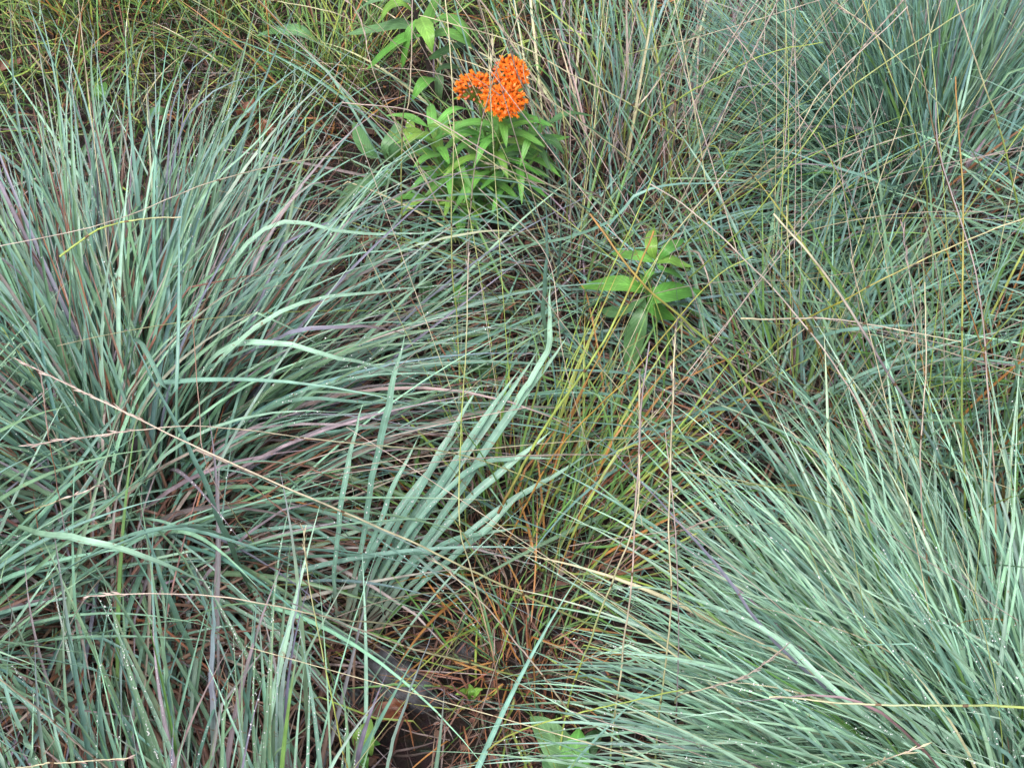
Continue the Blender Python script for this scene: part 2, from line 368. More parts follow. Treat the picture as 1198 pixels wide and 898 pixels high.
def upper_left(x, y):
    px, py = px_of(x, y); pr = np.clip(1.1-(py+.25*px)/330, .0, 1)*(px < 640)
    return rng.random(len(x)) < np.where(py < -100, .6, pr)
def everywhere(x, y):
    px, py = px_of(x, y); f = .5+.5*np.sin(7*x+3*np.sin(5*y))*np.cos(6*y+1.3); return rng.random(len(x)) < f
GM = dict(green=7, lime=2, sage=2.5, dark=.6, orange=.3, rust=.2, straw=.3)
scatter('grass', 9500, AREA, (.05, .17), (.0014, .003), GM, (.1, .8), (.3, 1.3), M_BLADE, m=8, tipmix=dict(orange=.25, straw=.2), keep=upper_left, curl=.3, kink=.05)
scatter('low_grass', 1500, AREA, (.03, .11), (.001, .0022), dict(green=4, lime=2, dark=3, sage=2, orange=1), (.1, 1.0), (.3, 1.3), M_BLADE, m=7, tipmix=dict(orange=.3), keep=everywhere, curl=.3, kink=.05)

# ------------------------------------------------------------------ the grass tussocks
U, D_, L_, R_ = PI/2, -PI/2, PI, 0
BIG = (.003, .0062)
A = tussock('grass_tussock', 'large blue-green tussock with mauve streaks filling the left side', 'grass tussock', g(160, 600), 1080, .125,
        (.27, .58), (.0026, .006), az=[(U, .55, 4.2), (R_+.35, .45, 2.6), (L_-.35, .5, 2.2), (D_, .7, .7), (-.7, .4, .5)], tilt=(.06, .85), bend=(.4, 1.95), front=1.,
        mix=dict(blue=4, pale=2.4, sage=3, purple=.35, mauve=.5, teal=.6, grey=.4), tipmix=dict(mauve=.14, purple=.14, straw=.06), dead=1150, dew_n=5500, deadlen=.85, deadmix=dict(brown=4, redbrown=2, mauve=1.5, grey=1.5, rust=.5), stems=8)
W_ = tussock('withered_tussock', 'withered brown skirt of dead blades with a few green ones, below the large left tussock', 'grass tussock', g(130, 740), 34, .13,
        (.16, .34), (.0026, .0055), tilt=(.3, 1.1), bend=(.2, 1.1), mix=dict(blue=3, sage=3, pale=2), dead=750, deadlen=.95, deadmix=dict(brown=4, mauve=1.5, grey=2, redbrown=2, rust=.5), dew_n=120)
A2 = tussock('grass_tussock', 'sparse blue-green tussock with upright dewy blades at the lower left edge', 'grass tussock', g(215, 1150), 190, .2,
        (.20, .36), (.003, .0066), az=[(U+.05, .45, 4), (U+.8, .4, 1.2), (U-.5, .25, .25)], tilt=(.02, .6), bend=(.05, .8),
        mix=dict(blue=3, pale=3, sage=4, purple=.25, mauve=.3, green=.4), tipmix=dict(mauve=.15, purple=.1), dead=260, dew_n=1700, deadmix=dict(brown=3, redbrown=2, grey=1, mauve=1))
C_ = tussock('grass_tussock', 'pale blue-green tussock combed towards the left at the lower right, thick with dew', 'grass tussock', g(1180, 985), 1650, .15,
        (.25, .45), (.0026, .0056), az=[(2.45, .26, 3.4), (3.0, .2, 3.0), (U+.35, .35, 2.2), (U-.3, .5, 1.5), (3.5, .3, .8)], tilt=(.05, .85), bend=(.6, 1.5),
        mix=dict(blue=3, pale=7.5, sage=3, mauve=.12, green=.6, straw=.15), tipmix=dict(straw=.1), dead=350, dew_n=7000, curl=.15, stems=18, twist=.4)
D = tussock('grass_tussock', 'dense dark blue-green tussock in the upper right corner', 'grass tussock', g(1068, 232), 1800, .095,
        (.24, .46), (.0024, .0048), az=[(U, .6, 5.5), (R_+.6, .4, 1.2), (L_-.4, .4, 2.8), (3.7, .45, 1.3), (D_, .6, .25)], tilt=(.03, .75), bend=(.1, 1.0), front=1.2,
        mix=dict(blue=5, sage=3, teal=2, pale=.8, green=.3, mauve=.4), dead=700, deadlen=.6, dew_n=700, stems=14)
E = tussock('grass_tussock', 'loose drooping green tussock in the middle of the right half', 'grass tussock', g(930, 490), 340, .15,
        (.2, .40), (.0024, .0048), tilt=(.5, 1.25), bend=(.3, 1.2), mix=dict(blue=3, sage=4, teal=2, green=1.2, dark=.8), dead=240, dew_n=350, stems=42)
F_ = tussock('grass_tussock', 'thin leggy grey-green tussock right of the orange flowers', 'grass tussock', g(755, 240), 460, .25,
        (.20, .40), (.002, .0042), az=[(U, .8, 2.4), (L_, .7, .4), (R_, .7, .9), (D_, .7, .8)], tilt=(.1, .95), bend=(.2, 1.2), mix=dict(blue=3, sage=4, teal=1, green=1, mauve=.5, straw=.9, pinkst=.5, lime=.5), dead=200, dew_n=250, stems=50)
G_ = tussock('grass_tussock', 'upright mixed green and orange tussock at the right edge', 'grass tussock', g(1150, 590), 360, .16,
        (.2, .42), (.002, .0044), tilt=(.02, .5), bend=(.1, 1.0), mix=dict(blue=3, sage=3, green=2, lime=1, orange=.7), tipmix=dict(orange=.2), dead=150, dew_n=350, stems=12)
Hm = tussock('grass_tussock', 'small yellow-green tuft with orange blades in the bare middle patch', 'grass tussock', g(615, 650), 230, .12,
        (.12, .33), (.0016, .0036), az=[(.95, .6, 3), (U, .9, 1), (L_, .8, .8), (D_, .8, .8)], tilt=(.15, 1.0), bend=(.2, 1.0), mix=dict(green=4, lime=2.2, orange=1.6, dark=1, rust=1.3, sage=1), tipmix=dict(orange=.5), stems=16, stemlen=(.3, .55), dead=160, deadmix=dict(rust=1, orange=.6, brown=2, greypink=2))
I_ = tussock('grass_tussock', 'scant orange and green tuft at the lower middle of the bare patch', 'grass tussock', g(600, 800), 90, .06,
        (.08, .2), (.0014, .003), tilt=(.2, 1.1), bend=(.2, 1.0), mix=dict(green=3, lime=2, orange=1.2, dark=2), tipmix=dict(orange=.4), dead=90, deadmix=dict(rust=2, orange=1, brown=2))
J_ = tussock('grass_tussock', 'spreading blue-green tuft with low blades between the flowers and the small leafy plant', 'grass tussock', g(670, 345), 130, .11,
        (.16, .34), (.002, .004), tilt=(.6, 1.3), bend=(.2, 1.0), mix=dict(blue=3, sage=3, teal=2, green=1), dead=90, dew_n=80, stems=22)
K_ = tussock('grass_tussock', 'low blue-green tuft left of the broad-bladed tuft', 'grass tussock', g(420, 470), 110, .12,
        (.16, .36), (.002, .0045), az=[(R_, .7, 2), (L_, .8, 1), (D_, .6, 1), (U, .5, .7)], tilt=(.6, 1.25), bend=(.2, 1.0), mix=dict(blue=3, sage=3, pale=1.5, green=.6), dead=160, dew_n=150)
# orange and green sedge along the top left
for px, py, lab in ((120, 40, 'reddish and green meadow tuft in the top left corner'), (250, 20, 'bright green meadow tuft behind the large left tussock'),
                    (395, 110, 'yellow-green meadow tuft with rusty blades left of the dark-stemmed plant'), (640, 20, 'green meadow tuft at the top behind the orange flowers')):
    tussock('meadow_tuft', lab, 'grass tuft', g(px, py), 170, .09, (.1, .26), (.0014, .003), tilt=(.05, .8), bend=(.2, 1.2),
            mix=dict(green=4, lime=3, orange=1.2, dark=1, rust=.6), tipmix=dict(orange=.3), dead=60, group='green meadow tufts')
# outside the frame, only their tips lean in
for px, py, lab in ((-190, 760, 'blue-green tussock leaning in from the left edge'), (1450, 400, 'blue-green tussock leaning in from the right edge')):
    tussock('grass_tussock', lab, 'grass tussock', g(px, py), 700, .14, (.26, .48), BIG, tilt=(.08, .9), bend=(.4, 1.3), dead=150, dew_n=300)

# the flat broad-bladed tuft in the centre
bw = empty('broad_bladed_tuft', P(405, 745, 0), 'tuft of wide flat blue blades fanning to the upper right in the centre', 'grass tussock', 'blue-green grass tussocks')
CB = [(.18, .15, .12), 'blue', 'blue', 'pale']
for pts, w in (([(402, 745, .01), (470, 640, .11), (540, 535, .18), (613, 430, .24)], .0088),
               ([(408, 747, .01), (480, 638, .11), (552, 530, .18), (632, 412, .25)], .0070),
               ([(414, 747, .01), (495, 640, .10), (580, 520, .18), (668, 400, .26)], .0085),
               ([(398, 742, .01), (455, 650, .09), (520, 560, .15), (590, 470, .2)], .0078),
               ([(420, 748, .01), (490, 655, .09), (560, 575, .14), (648, 500, .19)], .0082),
               ([(412, 742, .01), (462, 650, .11), (520, 580, .16), (580, 540, .17), (662, 537, .14)], .006),
               ([(410, 744, .01), (465, 670, .08), (530, 634, .1), (610, 618, .08)], .0065),
               ([(394, 742, .01), (430, 655, .1), (480, 580, .15), (540, 500, .19)], .0072),
               ([(425, 750, .01), (500, 665, .07), (580, 600, .1), (690, 530, .13)], .0068),
               ([(400, 737, .01), (424, 620, .14), (450, 500, .27), (476, 388, .38)], .0068),
               ([(405, 737, .01), (430, 650, .12), (462, 570, .2), (495, 500, .26)], .0058),
               ([(430, 752, .01), (500, 680, .06), (560, 625, .1), (615, 575, .13)], .0075),
               ([(398, 742, .01), (388, 660, .12), (398, 570, .2), (422, 470, .28)], .0055),
               ([(404, 744, .01), (450, 645, .11), (500, 560, .17), (560, 455, .22)], .0075)):
    blade_part(pts, w, CB, bw, dewn=30, tw=rng.uniform(-.2, .3), mx=.72, fold=.2)
blade_part([(560, 530, .14), (600, 468, .22), (634, 412, .26), (637, 375, .29), (639, 325, .33)], .0066, ['blue', 'pale', 'pale'], bw, m=30, mx=.6, fold=.2, label='blade bent sharply upright at its middle')
# standout blades of the tussocks
def hb(parent, pts, w, cols, **k): blade_part(pts, w, cols, parent, **k)
TE = ['sage', 'blue', 'teal']; PU = ['mauve', 'purple', 'purple', 'teal']; PL = ['sage', 'pale', 'pale']
hb(A, [(120, 330, .1), (108, 220, .28), (88, 130, .38), (58, 70, .45), (25, -5, .5)], .0060, TE)
hb(A, [(150, 420, .05), (118, 300, .2), (106, 180, .38), (113, 95, .48)], .005, PU, label='violet blade')
hb(A, [(180, 420, .05), (195, 200, .34), (215, 100, .45), (268, 45, .5)], .0052, PU, label='violet blade')
hb(A, [(190, 420, .05), (200, 190, .34), (240, 110, .42), (320, 80, .42)], .005, PU, label='violet blade')
hb(A, [(200, 420, .05), (225, 230, .3), (275, 110, .45), (338, 8, .55)], .0052, TE, dewn=30)
hb(A, [(210, 430, .05), (222, 260, .3), (300, 160, .4), (352, 95, .44)], .005, PL, dewn=40)
hb(A, [(190, 430, .05), (200, 240, .3), (160, 90, .48), (166, 20, .52)], .005, TE)
hb(A, [(300, 700, .02), (255, 600, .22), (205, 490, .34), (140, 366, .44)], .0062, TE, m=30)
hb(A, [(150, 520, .1), (160, 400, .3), (207, 465, .34), (213, 300, .4), (222, 200, .42)], .005, TE)
hb(A, [(207, 600, .05), (207, 480, .22), (212, 360, .34), (218, 240, .45)], .0066, TE)
hb(A, [(200, 520, .1), (250, 420, .28), (320, 404, .32), (400, 424, .3), (500, 450, .2)], .0068, PL, dewn=40)
hb(A, [(200, 500, .1), (260, 420, .3), (340, 360, .34), (450, 340, .3), (540, 330, .2)], .006, PL, dewn=40)
hb(A, [(200, 500, .1), (260, 330, .3), (330, 260, .36), (420, 270, .34), (560, 262, .26)], .0058, PL, dewn=40)
hb(A, [(260, 520, .1), (330, 470, .22), (430, 468, .22), (565, 472, .12)], .0062, TE, dewn=20)
hb(A, [(240, 440, .1), (330, 390, .3), (400, 378, .32), (460, 382, .28), (490, 396, .25)], .0075, ['mauve', 'purple', 'purple', 'brown'], label='wide violet blade')
hb(A, [(230, 430, .1), (290, 300, .32), (350, 225, .38), (400, 212, .38)], .0062, ['purple', 'pinkst', 'mauve'], label='pinkish blade', dewn=15)
hb(A, [(60, 700, .05), (110, 645, .2), (200, 624, .27), (310, 650, .25), (400, 700, .15)], .0062, TE)
hb(A, [(280, 640, .12), (220, 612, .3), (120, 640, .3), (0, 710, .25)], .0075, TE)
hb(A, [(20, 616, .22), (90, 633, .3), (180, 655, .28), (262, 690, .2)], .007, PL)
hb(A, [(240, 800, .03), (205, 720, .16), (175, 650, .26), (155, 605, .32)], .0055, TE)
hb(A2, [(245, 920, .05), (247, 800, .2), (248, 680, .32)], .0075, ['pale', 'purple', 'teal'], tw=.2, label='wide pale violet blade')
hb(A2, [(325, 940, .05), (330, 800, .2), (345, 700, .3), (350, 640, .34)], .006, ['pale', 'purple'])
hb(A2, [(60, 940, .1), (20, 830, .3), (-10, 760, .35)], .0085, ['sage', 'pale', 'teal'])
hb(A2, [(440, 960, .05), (470, 850, .2), (510, 760, .32), (520, 725, .36)], .0045, ['pale', 'purple'])
hb(C_, [(1080, 900, .02), (920, 760, .3), (850, 670, .36), (800, 615, .34), (740, 550, .33), (673, 480, .32)], .0052, ['teal', 'purple', 'purple', 'purple'], label='long violet blade')
hb(C_, [(1120, 900, .1), (1060, 780, .38), (950, 660, .42), (850, 590, .36), (760, 560, .3)], .0046, TE, dewn=40)
hb(C_, [(1120, 900, .1), (1000, 830, .36), (900, 740, .38), (780, 690, .3), (680, 690, .2)], .0048, PL, dewn=40)
hb(C_, [(1150, 960, .05), (1050, 850, .36), (980, 815, .4), (920, 815, .38), (850, 822, .34)], .0042, ['mauve', (.28, .12, .13), 'mauve'], label='wine-red blade')
hb(D, [(1080, 260, .1), (1040, 216, .25), (960, 185, .3), (900, 165, .3)], .0062, TE)
hb(D, [(1048, 222, .2), (1075, 195, .3), (1077, 180, .32)], .005, ['teal', 'pale'])
hb(D, [(960, 390, .05), (1030, 250, .27), (1050, 215, .32), (1078, 180, .34)], .007, TE, dewn=10)
hb(E, [(880, 430, .05), (960, 390, .2), (1030, 380, .24), (1100, 372, .2)], .0058, TE)
hb(E, [(905, 520, .05), (980, 460, .18), (1050, 430, .24), (1110, 425, .2)], .0055, TE)
hb(J_, [(640, 415, .1), (642, 300, .3), (638, 230, .4)], .0048, TE)
hb(J_, [(450, 300, .2), (520, 275, .24), (600, 268, .22), (655, 300, .1)], .005, ['pale', 'straw', 'rust'], label='blade turning tan')
hb(F_, [(690, 190, .1), (640, 100, .25), (600, 40, .35), (572, -10, .42)], .0048, TE)
hb(F_, [(560, 300, .1), (700, 270, .25), (760, 225, .3), (880, 215, .28)], .005, TE)

# ------------------------------------------------------------------ seed stalks, each rooted on its own
Y = ['lime', 'straw', 'pinkst']; ST = [(.30, .33, .12), 'straw', 'pinkst']; PK = ['sage', 'mauve', 'pinkst']; OR = ['lime', (.3, .28, .1), 'orange']; WH = [(.3, .36, .14), (.5, .44, .32), (.55, .46, .40)]
ST_LIST = [
 ([(735, 750, .03), (600, 690, .2), (470, 630, .32), (300, 555, .42), (27, 424, .46)], Y, 'straw stalk slanting across the left tussock to a seed head at the left edge', .0015, .22),
 ([(667, 577, .1), (543, 532, .2), (400, 517, .32), (260, 500, .40), (173, 502, .42), (33, 521, .42)], ST, 'thin arching stalk over the middle of the left tussock', .0010, .2),
 ([(420, 195, .25), (400, 183, .36), (353, 187, .4), (250, 212, .44), (133, 257, .46), (-10, 290, .46)], WH, 'fine whitish stalk arching across the upper left tussock', .0010, 0),
 ([(70, 300, .40), (117, 268, .42), (167, 255, .43), (212, 254, .43)], ['lime', 'lime', 'straw'], 'short bright yellow-green stalk lying on the upper left tussock', .0014, 0),
 ([(145, 915, .1), (67, 847, .28), (0, 792, .38), (-30, 765, .4)], ['straw', 'pinkst', 'straw'], 'pinkish stalk running out of the lower left corner', .0014, .0),
 ([(-10, 905, .3), (57, 894, .36), (150, 886, .38)], ['straw', 'straw'], 'short straw stalk with a seed head at the bottom left edge', .001, .4),
 ([(535, 738, .05), (400, 725, .3), (317, 708, .36), (240, 697, .38), (117, 696, .38), (100, 700, .37)], ST, 'yellowish stalk crossing below the left tussock', .0011, .12),
 ([(613, 792, .05), (533, 770, .15), (483, 757, .22), (400, 728, .3), (340, 705, .35)], ['lime', 'straw', 'mauve'], 'lime-green stalk crossing the dark hollow above the grey stone', .0014, 0),
 ([(880, 815, .02), (667, 833, .0+.1), (587, 733, .25), (523, 667, .32), (505, 655, .33)][1:], ['straw', 'pinkst', 'straw'], 'dull pink stalk with a ragged seed head over the bare patch', .0012, .2),
 ([(600, 915, .02), (585, 827, .12), (577, 767, .2), (553, 673, .3), (537, 600, .38), (545, 400, .5), (548, 290, .52)], ['mauve', 'rust', 'straw', 'lime', 'pinkst'], 'dark pink stalk rising up the middle of the frame from the bottom edge', .0011, .08),
 ([(650, 910, .02), (667, 813, .12), (693, 740, .24), (720, 667, .34), (745, 590, .42), (748, 443, .5)], ['lime', 'lime', 'straw', 'straw'], 'yellow-green stalk bending upright, left of the paired pink stalks', .0014, .25),
 ([(712, 915, .02), (718, 850, .12), (727, 787, .2), (737, 693, .32), (743, 600, .4), (752, 470, .5), (760, 400, .53)], ['lime', 'straw', 'pinkst', 'mauve'], 'pinkish stalk on the left edge of the combed tussock', .0014, 0),
 ([(763, 915, .02), (777, 800, .2), (787, 700, .34), (783, 600, .42), (788, 440, .52), (790, 385, .54)], ['lime', 'straw', 'straw'], 'straw stalk with a long seed head standing above the combed tussock', .0013, .3),
 ([(791, 915, .02), (793, 733, .3), (787, 600, .42), (778, 500, .48)], ['mauve', 'mauve', 'pinkst'], 'purple stalk just right of the long seed head', .0010, 0),
 ([(470, 330, .05), (470, 150, .32), (478, 117, .36), (483, -10, .45)], ['lime', (.35, .33, .12), 'pinkst'], 'upright pale stalk in front of the dark-stemmed plant', .0014, .0),
 ([(545, 620, .05), (536, 400, .2), (528, 298, .3), (530, 153, .42), (527, 67, .48), (520, -10, .52)], ['lime', (.3, .33, .1), 'straw'], 'tall green stalk just left of the orange flowers', .0012, .0),
 ([(533, 283, .1), (500, 213, .2), (473, 160, .26), (453, 128, .3)], ST, 'straw stalk with a seed head leaning left below the orange flowers', .0012, .28),
 ([(545, 300, .05), (525, 262, .14), (480, 180, .22), (440, 90, .32), (420, 20, .38), (395, -10, .4)], ST, 'thin stalk running up left from under the flowers', .0009, .25),
 ([(735, 300, .06), (673, 237, .2), (633, 213, .26), (573, 180, .33), (490, 133, .38), (400, 120, .4)], ['lime', 'straw', 'pinkst', 'pinkst'], 'long pale pink stalk crossing just below the orange flowers', .0013, .0),
 ([(700, 255, .08), (633, 217, .2), (567, 190, .28)], WH, 'short whitish stalk under the long pink one', .0012, .3),
 ([(650, 215, .02), (634, 150, .2), (622, 118, .28), (608, 90, .33), (592, 40, .4), (585, 20, .42)], WH, 'whitish stalk leaning over the right side of the orange flowers', .0012, .45),
 ([(545, 300, .05), (553, 217, .18), (567, 133, .3), (587, 67, .38), (613, 5, .44)], ['straw', 'pinkst', 'straw'], 'straw stalk passing between the orange flower heads', .0012, .2),
 ([(578, 200, .05), (574, 110, .34), (577, 45, .4)], ['straw', WH[2]], 'short pale seed head standing behind the orange flowers', .0008, .4),
 ([(800, 165, .2), (733, 120, .28), (667, 87, .33), (600, 50, .37), (533, 30, .4), (490, 18, .41)], ['lime', 'straw', 'straw'], 'straw stalk passing above the orange flowers to the right', .0013, .0),
 ([(693, 300, .04), (700, 250, .1), (720, 160, .3), (733, 67, .4), (750, -10, .46)], ['rust', 'mauve', WH[2]], 'white-tipped stalk in the thin tussock', .0010, .25),
 ([(663, 270, .03), (663, 167, .25), (653, 93, .33), (630, -5, .42)], ['lime', (.35, .36, .12), 'straw'], 'pale green stalk right of the orange flowers', .0013, .0),
 ([(668, 215, .02), (655, 165, .12), (640, 130, .2), (617, 100, .3), (612, 75, .33)], ['lime', 'straw'], 'yellow-green stalk touching the right orange flower head', .0013, .0),
 ([(700, 200, .02), (740, 135, .3), (767, 100, .34), (793, 63, .38)], ['lime', 'straw'], 'short yellow stalk with a feathery head in the thin tussock', .0009, .4),
 ([(850, 290, .02), (767, 213, .25), (690, 153, .34), (617, 100, .4)], ['lime', (.3, .33, .1), 'pinkst'], 'green stalk falling from the flowers to the right', .0012, .0),
 ([(830, 250, .1), (917, 187, .33), (960, 127, .42), (1000, 67, .48), (1057, 0, .54)], ['lime', 'straw', 'pinkst'], 'straw stalk slanting up to the top of the dark tussock', .0014, .22),
 ([(770, 345, .05), (800, 290, .2), (850, 236, .32), (927, 160, .44), (965, 100, .48), (1062, 8, .54)], ['lime', (.35, .36, .12), 'pinkst'], 'greenish stalk running beside the slanting straw one', .0013, .0),
 ([(790, 340, .08), (873, 260, .3), (927, 187, .38), (977, 120, .44), (1033, 75, .48), (1140, 5, .54)], ['lime', 'lime', (.4, .4, .2)], 'bright yellow-green stalk crossing the dark tussock to the top right', .0014, .0),
 ([(760, 140, .3), (800, 112, .36), (900, 63, .42), (963, 50, .44)], ['lime', 'lime'], 'yellow-green stalk ending at the left of the dark tussock', .0012, .0),
 ([(730, 65, .3), (800, 48, .38), (960, 0, .46), (1000, -12, .48)], WH, 'thin whitish stalk near the top edge above the dark tussock', .0009, .0),
 ([(740, 330, .05), (800, 230, .28), (867, 90, .44), (910, 0, .52)], WH, 'pale stalk rising steeply to the top edge', .0014, .3),
 ([(745, 300, .05), (800, 160, .32), (830, 87, .42), (890, -5, .5)], WH, 'second pale stalk rising steeply, left of its twin', .0012, .3),
 ([(1125, 330, .05), (1120, 260, .15), (1100, 187, .3), (1083, 100, .42), (1060, 5, .52)], ['lime', 'rust', 'straw'], 'reddish stalk falling through the right of the dark tussock', .0014, .12),
 ([(1205, 300, .1), (1177, 173, .32), (1150, 90, .42), (1117, -5, .5)], ['lime', 'lime', 'pinkst'], 'thick yellow-green stalk at the upper right edge', .0018, .0),
 ([(1095, 330, .05), (1090, 297, .12), (1073, 167, .34), (1047, 100, .42), (1007, -5, .5)], ['rust', 'lime', (.4, .4, .15)], 'yellow stalk down the centre of the dark tussock', .0014, .0),
 ([(1175, 240, .15), (1137, 180, .3), (1093, 117, .38), (1020, 37, .45), (980, 5, .47)], ['lime', 'sage', 'straw'], 'green stalk with a bent pale head above the dark tussock', .0012, .2),
 ([(912, 262, .1), (897, 187, .28), (877, 93, .4), (852, -5, .48)], ['straw', 'pinkst', 'mauve'], 'mauve stalk hanging straight at the left of the dark tussock', .0010, .0),
 ([(890, 230, .1), (893, 100, .38), (897, -8, .48)], ['straw', WH[2]], 'hair-thin vertical stalk at the left of the dark tussock', .0007, .0),
 ([(1045, 330, .1), (1027, 298, .18), (987, 213, .32), (943, 147, .38), (880, 67, .44), (850, 30, .46)], PK, 'pink stalk crossing the dark tussock downward to the right', .0011, .0),
 ([(1030, 310, .12), (1008, 262, .22), (985, 215, .3), (957, 155, .36)], ['mauve', 'lime', 'lime'], 'lime stalk with a dark lower end below the dark tussock', .0013, .0),
 ([(910, 285, .1), (943, 247, .22), (965, 232, .28), (987, 213, .3)], ['straw', 'straw'], 'short curved stalk with a plump seed head below the dark tussock', .001, .55),
 ([(1062, 605, .1), (1033, 533, .24), (987, 443, .32), (933, 370, .38), (867, 300, .44), (800, 240, .48), (760, 215, .5)], ['lime', 'pinkst', WH[2], WH[2]], 'long whitish stalk across the middle of the right half', .0014, .0),
 ([(880, 430, .1), (925, 385, .2), (987, 350, .3), (1090, 298, .36), (1210, 250, .4)], ['lime', (.4, .36, .05), 'straw'], 'yellow stalk rising right through the middle of the right half', .0014, .0),
 ([(560, 960, .03), (583, 600, .12), (633, 507, .24), (690, 425, .34), (720, 377, .38), (753, 300, .44), (765, 270, .46)][1:], ['rust', 'lime', 'lime', 'lime', 'orange'], 'thick yellow-green stalk turning orange, left of the small leafy plant', .0022, .0),
 ([(945, 560, .06), (867, 443, .28), (800, 373, .4), (746, 326, .46), (690, 250, .5)], ['mauve', 'lime', 'lime', 'orange'], 'thick lime stalk slanting across the small leafy plant', .0022, .0),
 ([(867, 372, .3), (973, 373, .36), (1047, 385, .38), (1125, 400, .38)], ['straw', WH[2], 'straw'], 'pale stalk lying level in the middle of the right half', .0012, .0),
 ([(1140, 620, .05), (1083, 507, .26), (1033, 427, .36), (987, 350, .42), (950, 300, .46), (905, 250, .48)], ['blue', 'teal', 'mauve', 'straw'], 'thick bluish stalk slanting across the right half', .0024, .0),
 ([(790, 822, .2), (800, 810, .34), (870, 790, .42), (920, 755, .46)], ST, 'straw stalk with a seed head lying on the combed tussock', .0010, .45),
 ([(1215, 828, .44), (1100, 826, .44), (1013, 826, .43), (900, 815, .42)], ['lime', (.4, .45, .25), 'straw'], 'level yellow-green stalk near the lower right edge', .0014, .0),
 ([(990, 910, .3), (1030, 888, .42), (1077, 873, .44)], ST, 'short seed head at the bottom edge on the combed tussock', .001, .5),
 ([(530, 915, .02), (590, 862, .14), (660, 838, .2), (740, 820, .25), (800, 806, .3)], ['orange', 'lime', 'lime'], 'orange and lime stalk leaning right at the bottom edge', .0014, .0),
 ([(835, 605, .3), (760, 640, .2), (700, 690, .1)], ['pinkst', 'rust'], 'rusty stub of stalk left of the combed tussock', .0013, .0),
 ([(1130, 640, .1), (1128, 420, .4), (1127, 250, .5), (1118, 90, .56)], ['lime', (.3, .4, .1), 'orange'], 'upright green stalk with orange tip at the right edge', .0016, .0),
 ([(1165, 700, .1), (1160, 500, .35), (1145, 330, .48), (1100, 180, .55), (1095, 120, .57)], ['orange', 'pinkst', 'mauve'], 'reddish stalk curving up near the right edge', .0012, .0),
 ([(1040, 600, .1), (1065, 480, .28), (1072, 380, .38), (1055, 260, .45)], ['lime', 'straw', 'mauve'], 'slim stalk with mauve tip in the right half', .0010, .15),
 ([(930, 480, .1), (925, 340, .3), (920, 240, .38)], ['lime', 'lime', 'straw'], 'thin vertical lime stalk in the middle of the right half', .0012, .0),
 ([(1090, 700, .15), (1075, 560, .32), (1082, 430, .42), (1082, 330, .48)], ['orange', 'pinkst', 'straw'], 'salmon stalk standing above the combed tussock', .0012, .0),
 ([(640, 560, .05), (690, 440, .2), (770, 300, .34), (850, 200, .42)], ['rust', 'orange', 'lime', 'pinkst'], 'orange-red stalk crossing beside the small leafy plant', .0014, .0),
 ([(610, 580, .05), (655, 470, .2), (700, 350, .32), (745, 250, .4), (770, 190, .44)], ['lime', 'lime', 'lime'], 'bright lime stalk fanning up from the middle tuft', .0013, .0),
 ([(590, 640, .05), (650, 530, .18), (735, 440, .28), (830, 330, .38), (880, 300, .4)], ['orange', (.4, .25, .05), 'lime'], 'yellow stalk with an orange foot leaning far right', .0014, .0),
 ([(700, 560, .1), (660, 420, .3), (640, 300, .4), (560, 220, .46)], ['straw', 'pinkst'], 'thin pink stalk leaning left over the middle', .0008, .0),
 ([(780, 520, .1), (735, 470, .25), (660, 380, .38), (600, 300, .46), (560, 250, .48)], ['straw', 'straw', 'mauve'], 'thin straw stalk falling right across the middle', .0008, .0),
 ([(300, 640, .1), (245, 550, .3), (232, 470, .36), (225, 370, .4)], ['lime', 'pinkst', 'rust'], 'thin reddish stalk standing in the left tussock', .0009, .0),
 ([(75, 620, .2), (55, 500, .32), (47, 435, .36)], ['mauve', 'rust', 'pinkst'], 'rusty seed spike hanging at the left edge', .0009, .5),
 ([(30, 600, .3), (70, 582, .36), (117, 567, .38)], ST, 'tan seed head pointing right at the left edge', .001, .5),
 ([(420, 960, .1), (390, 820, .25), (365, 700, .35), (355, 620, .4)], ['orange', 'lime', 'straw'], 'orange-footed stalk at the right of the lower left tussock', .0011, .15),
 ([(0, 50, .1), (12, 20, .2), (28, -10, .3)], WH, 'pale stalk in the very top left corner', .0012, .0),
 ([(25, 100, .1), (60, 60, .25), (110, -5, .4)], ['lime', 'straw', 'orange'], 'yellow stalk in the top left corner', .0012, .0),
 ([(170, 130, .2), (150, 60, .38), (135, -10, .45)], ['mauve', 'mauve', 'rust'], 'mauve stalk rising behind the left tussock', .0011, .0),
 ([(320, 2, .35), (250, -5, .4)][::-1]+[(400, 20, .33), (480, 60, .2)], ST, 'straw stalk along the top left edge', .001, .0),
 ([(390, 80, .05), (385, 30, .2), (368, -8, .3)], WH, 'pale stalk beside the dark-stemmed plant at the top', .0011, .0),
]
for pts, cols, lab, r, head in ST_LIST: stalk(pts, cols, lab, r=(r*.74, r*.38), head=head*.7, headcol=['straw', 'pinkst', 'grey', 'greypink'][rng.integers(0, 4)])

